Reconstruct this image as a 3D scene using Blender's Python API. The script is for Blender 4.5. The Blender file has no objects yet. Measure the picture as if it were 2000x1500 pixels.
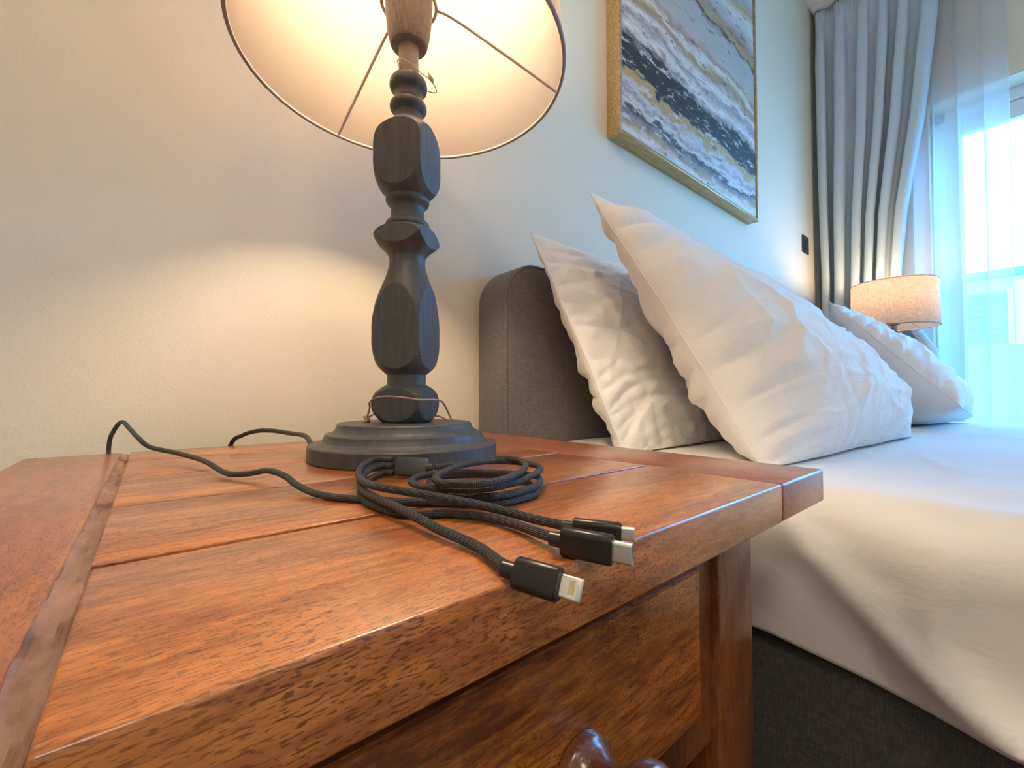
import bpy, bmesh, math, random
from mathutils import Vector, Matrix, noise
random.seed(7)
C = bpy.context.scene.collection
S = bpy.context.scene
R = math.radians
H = 0.665                      # camera height above the floor (nightstand top is 0.60)

# ------------------------------------------------------------------ camera
cd = bpy.data.cameras.new('camera'); cam = bpy.data.objects.new('camera', cd); C.objects.link(cam)
cd.sensor_width = 36.0; cd.lens = 15.12; cd.clip_start = 0.005
cam.location = (0, 0, H); cam.rotation_euler = (R(90 + 1.57), 0, R(-40)); S.camera = cam
S.view_settings.view_transform = 'Standard'; S.view_settings.look = 'None'
S.view_settings.gamma = 1.0; S.view_settings.use_curve_mapping = False
S.view_settings.exposure = 0.85

# ------------------------------------------------------------------ world
w = bpy.data.worlds.new('sky'); S.world = w; w.use_nodes = True
bg = w.node_tree.nodes['Background']; bg.inputs[0].default_value = (0.13, 0.44, 1.0, 1); bg.inputs[1].default_value = 11.0
def area(name, loc, rot, sx, sy, power, col):
    l = bpy.data.lights.new(name, 'AREA'); l.shape = 'RECTANGLE'; l.size = sx; l.size_y = sy; l.energy = power; l.color = col
    o = bpy.data.objects.new(name, l); C.objects.link(o); o.location = loc; o.rotation_euler = rot; return o
# the glazed balcony door guides the sky light into the room
p = area('balcony_door_daylight', (3.2, -0.75, 1.05), (0, R(90), 0), 2.0, 2.1, 1.0, (1, 1, 1)); p.data.cycles.is_portal = True
# added warm fill lights, unseen, just under the ceiling behind the camera
for i, (x, y, e) in enumerate(((-0.9, -1.0, 13.0), (-0.2, -2.4, 6.0))):
    area('ceiling_fill', (x, y, 2.82), (0, 0, 0), 0.6, 0.6, e, (1.0, 0.79, 0.58))
LAMP_NEAR = 106.0; LAMP_FAR = 46.0

_cm = Matrix.Rotation(R(-40), 3, 'Z') @ Matrix.Rotation(R(91.57), 3, 'X')
def ray(u, v):
    return _cm @ Vector(((u - 1000) / 840.0, (750 - v) / 840.0, -1.0))
def on(u, v, z):               # where a line of sight meets the height z
    d = ray(u, v); t = (z - H) / d.z; return Vector((d.x * t, d.y * t, z))
def far(u, v, dist):           # a point at horizontal distance dist
    d = ray(u, v); t = dist / math.hypot(d.x, d.y); return Vector((d.x * t, d.y * t, H + d.z * t))

def aty(u, v, y):              # where a line of sight meets the plane y
    d = ray(u, v); t = y / d.y; return Vector((d.x * t, y, H + d.z * t))

# ------------------------------------------------------------------ object helpers
def props(o, label=None, cat=None, group=None, kind=None):
    if label: o['label'] = label
    if cat: o['category'] = cat
    if group: o['group'] = group
    if kind: o['kind'] = kind
    return o
def thing(name, loc, label, cat, group=None):
    o = bpy.data.objects.new(name, None); C.objects.link(o); o.location = loc; o.empty_display_size = 0.05
    return props(o, label, cat, group)
def setparent(o, par):
    if par is not None:
        o.parent = par
        o.matrix_parent_inverse = Matrix.Translation(par.location).inverted() if par.type == 'EMPTY' else Matrix.Identity(4)
def mesh(name, verts, faces, mat, parent=None, smooth=None, uvs=None):
    me = bpy.data.meshes.new(name); me.from_pydata([tuple(v) for v in verts], [], faces); me.update()
    if smooth is not None:
        me.polygons.foreach_set('use_smooth', [True] * len(me.polygons))
        if smooth < 179: me.set_sharp_from_angle(angle=R(smooth))
    if uvs:
        ul = me.uv_layers.new(name='UVMap')
        for lp in me.loops: ul.data[lp.index].uv = uvs[lp.vertex_index]
    me.materials.append(mat)
    o = bpy.data.objects.new(name, me); C.objects.link(o); setparent(o, parent)
    return o
def from_bm(name, bm, mat, parent=None, smooth=35):
    bmesh.ops.recalc_face_normals(bm, faces=bm.faces)
    me = bpy.data.meshes.new(name); bm.to_mesh(me); bm.free()
    if smooth:
        me.polygons.foreach_set('use_smooth', [True] * len(me.polygons)); me.set_sharp_from_angle(angle=R(smooth))
    me.materials.append(mat)
    o = bpy.data.objects.new(name, me); C.objects.link(o); setparent(o, parent); return o
def add_box(bm, x0, x1, y0, y1, z0, z1, bev=0.0, seg=2, M=None):
    r = bmesh.ops.create_cube(bm, size=1.0)
    vs = r['verts']
    for v in vs:
        v.co = Vector(((x0 + x1) / 2 + v.co.x * (x1 - x0), (y0 + y1) / 2 + v.co.y * (y1 - y0), (z0 + z1) / 2 + v.co.z * (z1 - z0)))
    allv = vs
    if bev > 0:
        es = list({e for v in vs for e in v.link_edges})
        rr = bmesh.ops.bevel(bm, geom=es, offset=bev, segments=seg, affect='EDGES', profile=0.5)
        allv = list({v for f in rr['faces'] for v in f.verts} | {v for v in vs if v.is_valid})
    if M is not None:
        for v in allv: v.co = M @ v.co
def box(name, x0, x1, y0, y1, z0, z1, mat, parent=None, bev=0.0, seg=2, M=None):
    bm = bmesh.new(); add_box(bm, x0, x1, y0, y1, z0, z1, bev, seg, M)
    return from_bm(name, bm, mat, parent)
def catmull(pts, n=8, closed=False):
    out = []; m = len(pts)
    for i in range(m if closed else m - 1):
        if closed: p0, p1, p2, p3 = pts[(i - 1) % m], pts[i], pts[(i + 1) % m], pts[(i + 2) % m]
        else: p0 = pts[max(i - 1, 0)]; p1 = pts[i]; p2 = pts[i + 1]; p3 = pts[min(i + 2, m - 1)]
        for k in range(n):
            t = k / n
            out.append(0.5 * ((2 * p1) + (p2 - p0) * t + (2 * p0 - 5 * p1 + 4 * p2 - p3) * t * t + (3 * p1 - p0 - 3 * p2 + p3) * t ** 3))
    if not closed: out.append(pts[-1].copy())
    return out
def tube(name, pts, r, mat, parent=None, seg=12, closed=False, n=8, caps=True):
    P = catmull([Vector(p) for p in pts], n, closed) if n > 1 else [Vector(p) for p in pts]
    m = len(P); V = []; F = []; U = []; L = 0.0
    T = []
    for i in range(m):
        a = P[(i - 1) % m] if closed or i > 0 else P[0]; b = P[(i + 1) % m] if closed or i < m - 1 else P[-1]
        T.append((b - a).normalized())
    up = Vector((0, 0, 1)) if abs(T[0].z) < .9 else Vector((1, 0, 0))
    N = T[0].cross(up).normalized()
    for i in range(m):
        N = (N - T[i] * N.dot(T[i])).normalized(); B = T[i].cross(N)
        if i: L += (P[i] - P[i - 1]).length
        rr = r(i / (m - 1)) if callable(r) else r
        for k in range(seg):
            a = 2 * math.pi * k / seg
            V.append(P[i] + (N * math.cos(a) + B * math.sin(a)) * rr); U.append((L, k / seg if k <= seg / 2 else 1 - k / seg))
    for i in range(m if closed else m - 1):
        j = (i + 1) % m
        for k in range(seg): F.append((i * seg + k, i * seg + (k + 1) % seg, j * seg + (k + 1) % seg, j * seg + k))
    if not closed and caps:
        F.append(tuple(range(seg))[::-1]); F.append(tuple((m - 1) * seg + k for k in range(seg)))
    return mesh(name, V, F, mat, parent, 60, U)
def lathe(name, prof, cx, cy, mat, parent=None, seg=64, smooth=40, axis='Z', cz=0.0, square=None, phi=0.0):
    V = []; F = []; n = len(prof)
    for r, z in prof:
        for k in range(seg):
            a = 2 * math.pi * k / seg; rr = r
            if square:
                q = ((a - phi + math.pi / 4) % (math.pi / 2)) - math.pi / 4
                rr = min(r, square / math.cos(q))
            if axis == 'Z': V.append((cx + rr * math.cos(a), cy + rr * math.sin(a), z))
            else: V.append((cx + rr * math.cos(a), cy - z, cz + rr * math.sin(a)))
    for i in range(n - 1):
        for k in range(seg):
            k2 = (k + 1) % seg; F.append((i * seg + k, i * seg + k2, (i + 1) * seg + k2, (i + 1) * seg + k))
    F.append(tuple(range(seg))[::-1]); F.append(tuple((n - 1) * seg + k for k in range(seg)))
    if axis != 'Z': F = [f[::-1] for f in F]
    return mesh(name, V, F, mat, parent, smooth)
def smoothprof(pts, n=5):
    P = catmull([Vector((a, b, 0)) for a, b in pts], n); return [(max(p.x, .0005), p.y) for p in P]

# ------------------------------------------------------------------ materials
def mat(name, col=(.8, .8, .8), rough=.5, **k):
    m = bpy.data.materials.new(name); m.use_nodes = True; b = m.node_tree.nodes['Principled BSDF']
    b.inputs['Base Color'].default_value = (*col, 1); b.inputs['Roughness'].default_value = rough
    for a, v in k.items(): b.inputs[a.replace('_', ' ')].default_value = v
    return m
def nd(m, t, **k):
    n = m.node_tree.nodes.new(t)
    for a, v in k.items(): setattr(n, a, v)
    return n
def lk(m, a, b): m.node_tree.links.new(a, b)
def coord(m, scale=(1, 1, 1), out='Object', rot=(0, 0, 0)):
    tc = nd(m, 'ShaderNodeTexCoord'); mp = nd(m, 'ShaderNodeMapping'); mp.inputs['Scale'].default_value = scale
    mp.inputs['Rotation'].default_value = rot; lk(m, tc.outputs[out], mp.inputs['Vector']); return mp.outputs[0]
def noi(m, vec, scale, detail=3, rough=.5, dist=0.0):
    n = nd(m, 'ShaderNodeTexNoise'); n.inputs['Scale'].default_value = scale; n.inputs['Detail'].default_value = detail
    n.inputs['Roughness'].default_value = rough; n.inputs['Distortion'].default_value = dist; lk(m, vec, n.inputs['Vector']); return n.outputs['Fac']
def ramp(m, fac, stops, interp='LINEAR'):
    r = nd(m, 'ShaderNodeValToRGB'); cr = r.color_ramp; cr.interpolation = interp
    while len(cr.elements) < len(stops): cr.elements.new(0.5)
    for e, (p, c) in zip(cr.elements, stops): e.position = p; e.color = (*c, 1) if len(c) == 3 else c
    lk(m, fac, r.inputs[0]); return r.outputs[0]
def mixc(m, fac, a, b, mode='MIX'):
    n = nd(m, 'ShaderNodeMix', data_type='RGBA', blend_type=mode)
    for s, v in ((0, fac), (6, a), (7, b)):
        if hasattr(v, 'is_linked'): lk(m, v, n.inputs[s])
        elif isinstance(v, (int, float)): n.inputs[s].default_value = v
        else: n.inputs[s].default_value = (*v, 1)
    return n.outputs[2]
def bump(m, h, strength, dist=.001):
    b = nd(m, 'ShaderNodeBump'); b.inputs['Strength'].default_value = strength; b.inputs['Distance'].default_value = dist
    lk(m, h, b.inputs['Height']); lk(m, b.outputs[0], m.node_tree.nodes['Principled BSDF'].inputs['Normal']); return b
def base(m, c): lk(m, c, m.node_tree.nodes['Principled BSDF'].inputs['Base Color'])
def math_(m, op, a, b=None):
    n = nd(m, 'ShaderNodeMath', operation=op)
    for i, v in enumerate((a, b)):
        if v is None: continue
        if hasattr(v, 'is_linked'): lk(m, v, n.inputs[i])
        else: n.inputs[i].default_value = v
    return n.outputs[0]

def wood(name, axis, light=(.40, .135, .036), dark=(.23, .062, .016), rough=.30, pores=.62, seed=0.0):
    m = mat(name, rough=rough)
    sc = {'x': (0.18, 1, 1), 'y': (1, .18, 1), 'z': (1, 1, .18)}[axis]
    v = coord(m, sc)
    big = noi(m, v, 22, 3, .55, .6); mid = noi(m, v, 230, 3, .62, .5)
    c = ramp(m, math_(m, 'ADD', math_(m, 'MULTIPLY', big, .5), math_(m, 'MULTIPLY', mid, .5)), [(.40, dark), (.51, tuple((a + b) / 2 for a, b in zip(light, dark))), (.61, light)])
    sp = {'x': (.20, 1, 1), 'y': (1, .20, 1), 'z': (1, 1, .20)}[axis]
    pn = noi(m, coord(m, sp), 1250, 2, .5, .3)
    po = ramp(m, pn, [(.53, (0, 0, 0)), (.60, (1, 1, 1))])
    gate = ramp(m, noi(m, coord(m, (1, 1, 1)), 14, 2), [(.35, (.25,) * 3), (.65, (1,) * 3)])
    pf = math_(m, 'MULTIPLY', math_(m, 'MULTIPLY', po, gate), pores)
    c = mixc(m, pf, c, (.06, .016, .006))
    base(m, c)
    bump(m, math_(m, 'SUBTRACT', math_(m, 'MULTIPLY', noi(m, v, 60, 2), .3), math_(m, 'MULTIPLY', po, .4)), .25, .0006)
    b = m.node_tree.nodes['Principled BSDF']
    b.inputs['Coat Weight'].default_value = .6; b.inputs['Coat Roughness'].default_value = .22
    return m
W_TOP = wood('mahogany_plank', 'x', light=(.62, .215, .052), dark=(.24, .058, .014), pores=.75, rough=.34)
W_END = wood('mahogany_end_board', 'y', light=(.44, .145, .050), dark=(.24, .064, .022), pores=.5, rough=.38)
W_FRONT = wood('mahogany_drawer', 'x', light=(.60, .185, .024), dark=(.16, .032, .008), pores=.9)
W_LEG = wood('mahogany_leg', 'z', light=(.26, .080, .020), dark=(.09, .020, .008), pores=.8)
W_DARK = mat('dark_wood_inside', (.07, .018, .008), .55)
W_KNOB = wood('mahogany_knob', 'y', light=(.30, .12, .06), dark=(.12, .036, .018), pores=.5, rough=.2)
def _fill():
    m = mat('worn_filler', rough=.75); v = coord(m, (1, .35, 1))
    c = ramp(m, noi(m, v, 60, 5, .65), [(.3, (.13, .060, .040)), (.47, (.27, .150, .105)), (.7, (.38, .22, .155))]); base(m, c)
    bump(m, noi(m, v, 160, 4, .7), .8, .001); return m
FILL = _fill()
def _wall():
    m = mat('cream_painted_plaster', (.78, .72, .575), .62); v = coord(m)
    bump(m, math_(m, 'ADD', noi(m, v, 330, 3, .55), math_(m, 'MULTIPLY', noi(m, v, 60, 2), .7)), .28, .0016); return m
WALL = _wall()
TRIM = mat('white_trim', (.72, .72, .70), .4)
CEIL = mat('white_ceiling', (.75, .74, .71), .8)
def _floor():
    m = mat('oak_floor', rough=.45); base(m, ramp(m, noi(m, coord(m, (1, 8, 1)), 5, 4), [(.3, (.30, .2, .12)), (.7, (.42, .3, .19))])); return m
FLOOR = _floor()
def _lampwood():
    m = mat('charcoal_painted_wood', rough=.48); v = coord(m, (1, 1, .15))
    c = ramp(m, noi(m, v, 140, 4, .6), [(.3, (.055, .056, .058)), (.7, (.098, .096, .093))])
    sp = ramp(m, noi(m, coord(m), 190, 1), [(.80, (0, 0, 0)), (.83, (1, 1, 1))])
    base(m, mixc(m, math_(m, 'MULTIPLY', sp, .6), c, (.4, .36, .3))); bump(m, noi(m, v, 320, 3, .6), .35, .0006); return m
LAMPW = _lampwood()
def _linen(name, col, col2, sc=1400, rough=.85, transl=0.0, sheen=.2):
    m = mat(name, col, rough); v1 = coord(m, (1, 1, .12)); v2 = coord(m, (.12, .12, 1))
    a = noi(m, v1, sc, 2, .6); b = noi(m, v2, sc, 2, .6); s = math_(m, 'MULTIPLY', math_(m, 'ADD', a, b), .5)
    base(m, ramp(m, s, [(.38, col2), (.62, col)])); bump(m, s, .3, .0005)
    m.node_tree.nodes['Principled BSDF'].inputs['Sheen Weight'].default_value = sheen
    return m
HEADF = _linen('charcoal_linen', (.20, .182, .172), (.115, .102, .096), 900)
BASEF = _linen('dark_grey_weave', (.085, .085, .088), (.035, .035, .037), 900)
def _cotton(name, col, bs=.35):
    m = mat(name, col, .8); v = coord(m)
    h = math_(m, 'ADD', math_(m, 'MULTIPLY', noi(m, coord(m, (1, 1, 1)), 26, 4, .55, .8), 1.0), math_(m, 'MULTIPLY', noi(m, v, 1600, 1), .02))
    cr = noi(m, coord(m, (.30, 1, .8), rot=(0, .35, 0)), 34, 4, .6, 1.6); cr = math_(m, 'ABSOLUTE', math_(m, 'SUBTRACT', cr, .5))
    h = math_(m, 'ADD', h, math_(m, 'MULTIPLY', cr, -1.1 if bs > .15 else 0.0))
    bump(m, h, bs, .012); m.node_tree.nodes['Principled BSDF'].inputs['Sheen Weight'].default_value = .15; return m
COTTON = _cotton('white_cotton', (.82, .81, .79), .17); SHEETM = _cotton('white_bed_linen', (.74, .73, .71), .12)
def _translucent(name, col, tcol, transp=0.0, tr=.5, weave=None):
    m = bpy.data.materials.new(name); m.use_nodes = True; nt = m.node_tree; nt.nodes.clear()
    out = nd(m, 'ShaderNodeOutputMaterial'); d = nd(m, 'ShaderNodeBsdfDiffuse'); t = nd(m, 'ShaderNodeBsdfTranslucent')
    d.inputs[0].default_value = (*col, 1); t.inputs[0].default_value = (*tcol, 1)
    if weave:
        v1 = coord(m, (1, 1, .1)); v2 = coord(m, (.1, .1, 1))
        s = math_(m, 'MULTIPLY', math_(m, 'ADD', noi(m, v1, weave, 2), noi(m, v2, weave, 2)), .5)
        k = ramp(m, s, [(.36, tuple(c * .72 for c in col)), (.64, tuple(min(1, c * 1.08) for c in col))]); lk(m, k, d.inputs[0])
        k = ramp(m, s, [(.36, tuple(c * .72 for c in tcol)), (.64, tuple(min(1, c * 1.08) for c in tcol))]); lk(m, k, t.inputs[0])
    mx = nd(m, 'ShaderNodeMixShader'); mx.inputs[0].default_value = tr; lk(m, d.outputs[0], mx.inputs[1]); lk(m, t.outputs[0], mx.inputs[2]); o = mx.outputs[0]
    if transp:
        tp = nd(m, 'ShaderNodeBsdfTransparent'); tp.inputs[0].default_value = (1, 1, 1, 1)
        m2 = nd(m, 'ShaderNodeMixShader'); m2.inputs[0].default_value = transp; lk(m, o, m2.inputs[1]); lk(m, tp.outputs[0], m2.inputs[2]); o = m2.outputs[0]
    lk(m, o, out.inputs[0]); return m
SHADE_IN = _translucent('lampshade_lining', (.23, .20, .172), (.60, .51, .42), tr=.50)
SHADE_OUT = _translucent('lampshade_linen', (.70, .64, .56), (.80, .68, .54), tr=.6, weave=420)
SHEER = _translucent('sheer_voile', (.86, .86, .88), (.84, .86, .9), transp=.42, tr=.6)
CURT = _linen('blue_grey_curtain', (.60, .70, .74), (.46, .56, .61), 900, .8)
def glow(name, col, st):
    m = bpy.data.materials.new(name); m.use_nodes = True; b = m.node_tree.nodes['Principled BSDF']
    b.inputs['Base Color'].default_value = (1, 1, 1, 1); b.inputs['Emission Color'].default_value = (*col, 1); b.inputs['Emission Strength'].default_value = st; return m
BULB_N = glow('warm_bulb', (1.0, .76, .53), LAMP_NEAR); BULB_F = glow('warm_bulb_far', (1.0, .72, .48), LAMP_FAR)
WIRE = mat('cream_wire', (.55, .47, .42), .4)
ROD = mat('beige_metal_rod', (.26, .21, .185), .45)
SOCK = mat('grey_wood_socket_cup', (.20, .17, .15), .5)
def _sock():
    m = SOCK; v = coord(m, (1, 1, .2)); c = ramp(m, noi(m, v, 110, 4, .6, 1.2), [(.35, (.10, .075, .06)), (.5, (.22, .18, .155)), (.6, (.15, .12, .105)), (.7, (.24, .20, .175))]); base(m, c)
_sock()
def _braid():
    m = mat('black_braided_nylon', (.012, .012, .014), .5); b = m.node_tree.nodes['Principled BSDF']
    tc = nd(m, 'ShaderNodeTexCoord'); sp = nd(m, 'ShaderNodeSeparateXYZ'); lk(m, tc.outputs['UV'], sp.inputs[0])
    u = math_(m, 'MULTIPLY', sp.outputs[0], 3400); v = math_(m, 'MULTIPLY', sp.outputs[1], 50.3)
    s1 = math_(m, 'SINE', math_(m, 'ADD', u, v)); s2 = math_(m, 'SINE', math_(m, 'SUBTRACT', u, v))
    p = math_(m, 'ADD', math_(m, 'MULTIPLY', math_(m, 'MULTIPLY', s1, s2), .5), .5)
    base(m, ramp(m, p, [(.35, (.006, .006, .008)), (.75, (.10, .095, .092))])); bump(m, p, 1.0, .0007); return m
BRAID = _braid()
BLACK = mat('black_satin_plastic', (.045, .047, .052), .42)
PLUGB = mat('black_anodised_shell', (.045, .042, .040), .30, Metallic=.6)
STEEL = mat('bright_steel', (.78, .75, .70), .38, Metallic=1.0)
WHITEP = mat('ivory_contact_plate', (.80, .78, .70), .35)
GOLDC = mat('gold_contact', (.85, .62, .25), .3, Metallic=.8)
CORD = mat('black_rubber_cord', (.014, .013, .013), .42)
TWINE = mat('jute_twine', (.42, .28, .19), .85)
STRING = mat('pale_string', (.60, .50, .38), .8)
def _gold():
    m = mat('brushed_gold_frame', (.50, .34, .12), .38, Metallic=.55); v = coord(m, (.1, 1, 1))
    base(m, ramp(m, noi(m, v, 160, 4, .6), [(.3, (.40, .26, .11)), (.7, (.68, .48, .24))])); return m
GOLDF = _gold()
DARKB = mat('black_switch', (.02, .02, .022), .35)
GLASS = mat('window_glass', (.9, 1, 1), .02); 
def _glass():
    m = bpy.data.materials.new('clear_glass'); m.use_nodes = True; m.node_tree.nodes.clear()
    o = nd(m, 'ShaderNodeOutputMaterial'); t = nd(m, 'ShaderNodeBsdfTransparent'); t.inputs[0].default_value = (.88, .97, .96, 1)
    g = nd(m, 'ShaderNodeBsdfGlossy'); g.inputs['Roughness'].default_value = .02; mx = nd(m, 'ShaderNodeMixShader'); mx.inputs[0].default_value = .06
    lk(m, t.outputs[0], mx.inputs[1]); lk(m, g.outputs[0], mx.inputs[2]); lk(m, mx.outputs[0], o.inputs[0]); return m
GLASS = _glass()
PVC = mat('white_pvc', (.78, .80, .80), .3)
RENDERW = mat('white_render_outside', (.62, .60, .52), .8)
SLATM = mat('grey_blue_louvre', (.16, .22, .27), .6)

def _painting():
    m = mat('abstract_canvas', rough=.55); tc = nd(m, 'ShaderNodeTexCoord'); sp = nd(m, 'ShaderNodeSeparateXYZ'); lk(m, tc.outputs['Object'], sp.inputs[0])
    z = sp.outputs[2]
    n1 = noi(m, coord(m, (1, 1, 1.6)), 3.2, 6, .62, .5)
    n2 = noi(m, coord(m, (1, 1, 3)), 9, 5, .7, .4)
    q = math_(m, 'ADD', z, math_(m, 'ADD', math_(m, 'MULTIPLY', math_(m, 'SUBTRACT', n1, .5), .14), math_(m, 'MULTIPLY', math_(m, 'SUBTRACT', n2, .5), .09)))
    f = math_(m, 'SUBTRACT', q, H + .70)        # 0 at the lower edge, 1 one metre up
    lil = (.66, .66, .74); wh = (.80, .79, .78); mv = (.36, .32, .32); bk = (.035, .038, .044); gd = (.52, .38, .17); gy = (.50, .50, .48); br = (.40, .28, .21); pk = (.58, .50, .46)
    st = [(.0, lil), (.055, wh), (.075, gd), (.085, mv), (.115, bk), (.13, wh), (.15, mv), (.165, lil), (.18, gd), (.205, gd), (.215, bk), (.30, bk), (.315, mv), (.335, wh), (.375, mv), (.40, wh), (.44, br), (.455, gd), (.475, wh), (.50, br), (.52, pk), (.545, gy), (.64, gy), (.66, bk), (.665, gd), (.70, br), (.73, gy), (.80, wh), (.84, gd), (.87, gy), (1.0, wh)]
    st = [s for s in st][:31]
    c = ramp(m, f, st)
    fl = ramp(m, noi(m, coord(m, (1, 1, 3.5)), 14, 5, .75, .3), [(.57, (0, 0, 0)), (.585, (1, 1, 1))])
    low = ramp(m, f, [(.0, (1, 1, 1)), (.36, (.8, .8, .8)), (.42, (.15, .15, .15))])
    c = mixc(m, math_(m, 'MULTIPLY', fl, low), c, (.66, .64, .68))
    fl2 = ramp(m, noi(m, coord(m, (1.1, 1, 4.5), rot=(0, 0, .3)), 11, 5, .75, .3), [(.60, (0, 0, 0)), (.62, (1, 1, 1))])
    c = mixc(m, math_(m, 'MULTIPLY', fl2, .8), c, (.09, .10, .115))
    fl3 = ramp(m, noi(m, coord(m, (1.3, 1, 5.5), rot=(0, 0, 1.3)), 13, 5, .75, .2), [(.63, (0, 0, 0)), (.64, (1, 1, 1))])
    c = mixc(m, math_(m, 'MULTIPLY', fl3, .9), c, gd)
    st2 = noi(m, coord(m, (1, 1, 22)), 9, 3, .6); c = mixc(m, .22, c, ramp(m, st2, [(.3, (.15, .13, .12)), (.7, (1, 1, 1))]), 'MULTIPLY')
    base(m, c); bump(m, noi(m, coord(m, (1, 1, 6)), 120, 4, .7), .5, .001); return m
CANVAS = _painting()

# ------------------------------------------------------------------ room
X0, X1, Y0, Y1, ZC = -1.6, 2.97, -3.2, .735, 2.84
def struct(o): o['kind'] = 'structure'; return o
struct(box('floor', X0 - .1, X1 + .25, Y0 - .1, Y1 + .1, -.1, 0, FLOOR))
struct(box('ceiling', X0 - .1, X1 + .25, Y0 - .1, Y1 + .1, ZC, ZC + .1, CEIL))
struct(box('wall_back', X0 - .1, X1 + .25, Y1, Y1 + .12, 0, ZC, WALL))
struct(box('wall_left', X0 - .1, X0, Y0, Y1, 0, ZC, WALL))
struct(box('wall_front', X0 - .1, X1 + .25, Y0 - .1, Y0, 0, ZC, WALL))
WY0, WY1, WZ = -1.85, .285, H + 1.455
bm = bmesh.new()
add_box(bm, X1, X1 + .22, WY1, Y1, 0, ZC); add_box(bm, X1, X1 + .22, Y0, WY0, 0, ZC); add_box(bm, X1, X1 + .22, WY0, WY1, WZ, ZC)
struct(from_bm('wall_right', bm, WALL, smooth=None))
struct(box('baseboard_back', X0, X1, Y1 - .014, Y1, 0, .09, TRIM, bev=.003))
win = bpy.data.objects.new('window_1', None); C.objects.link(win); win.location = (X1 + .15, WY1, 0); win['kind'] = 'structure'
win['label'] = 'white framed sliding balcony door behind the sheer curtain'
fx0, fx1 = X1 + .12, X1 + .19
box('window_frame', fx0, fx1, WY1 - .055, WY1, .02, WZ, PVC, win, .004)
box('window_frame', fx0, fx1, WY0, WY0 + .055, .02, WZ, PVC, win, .004)
box('window_frame', fx0, fx1, WY0, WY1, WZ - .06, WZ, PVC, win, .004)
box('window_sill', fx0, fx1, WY0, WY1, 0, .03, PVC, win, .004)
ym = (WY0 + WY1) / 2
def sash(ya, yb, xa):
    box('sash_stile', xa, xa + .035, ya, ya + .055, .03, WZ - .06, PVC, win, .004)
    box('sash_stile', xa, xa + .035, yb - .055, yb, .03, WZ - .06, PVC, win, .004)
    box('sash_rail', xa, xa + .035, ya + .055, yb - .055, WZ - .145, WZ - .065, PVC, win, .004)
    box('sash_rail', xa, xa + .035, ya + .055, yb - .055, .03, .12, PVC, win, .004)
    box('glass_pane', xa + .014, xa + .020, ya + .05, yb - .05, .11, WZ - .14, GLASS, win)
sash(ym - .03, WY1 - .055, fx0 + .002); sash(WY0 + .055, ym + .03, fx0 + .040)
# balcony and the house across the street
struct(box('balcony_floor', X1 + .22, 4.35, -3.2, 3.0, -.15, -.02, RENDERW))
struct(box('balcony_parapet', 4.2, 4.35, -3.2, 3.0, -.02, H + .33, RENDERW))
nb = thing('apartment_building', (11, 0, -6), 'pale neighbouring building with grey louvred shutters seen through balcony door', 'building')
box('wall', 11, 16, -9, 8, -6, H + 2.0, RENDERW, nb)
box('roof', 10.85, 16, -9.1, 8.1, H + 2.0, H + 2.12, SLATM, nb)
for (ya, yb) in ((-1.4, -.15), (.15, 1.05), (1.5, 2.7)):
    for k in range(14):
        z = H + .25 + k * .11; box('louvre_slat', 10.93, 11.0, ya, yb, z, z + .07, SLATM, nb)
    box('shutter_frame', 10.9, 11.0, ya - .06, ya, H + .15, H + 1.8, PVC, nb); box('shutter_frame', 10.9, 11.0, yb, yb + .06, H + .15, H + 1.8, PVC, nb)
struct(box('street_ground', 4.35, 30, -30, 30, -6.2, -6, RENDERW))

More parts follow.
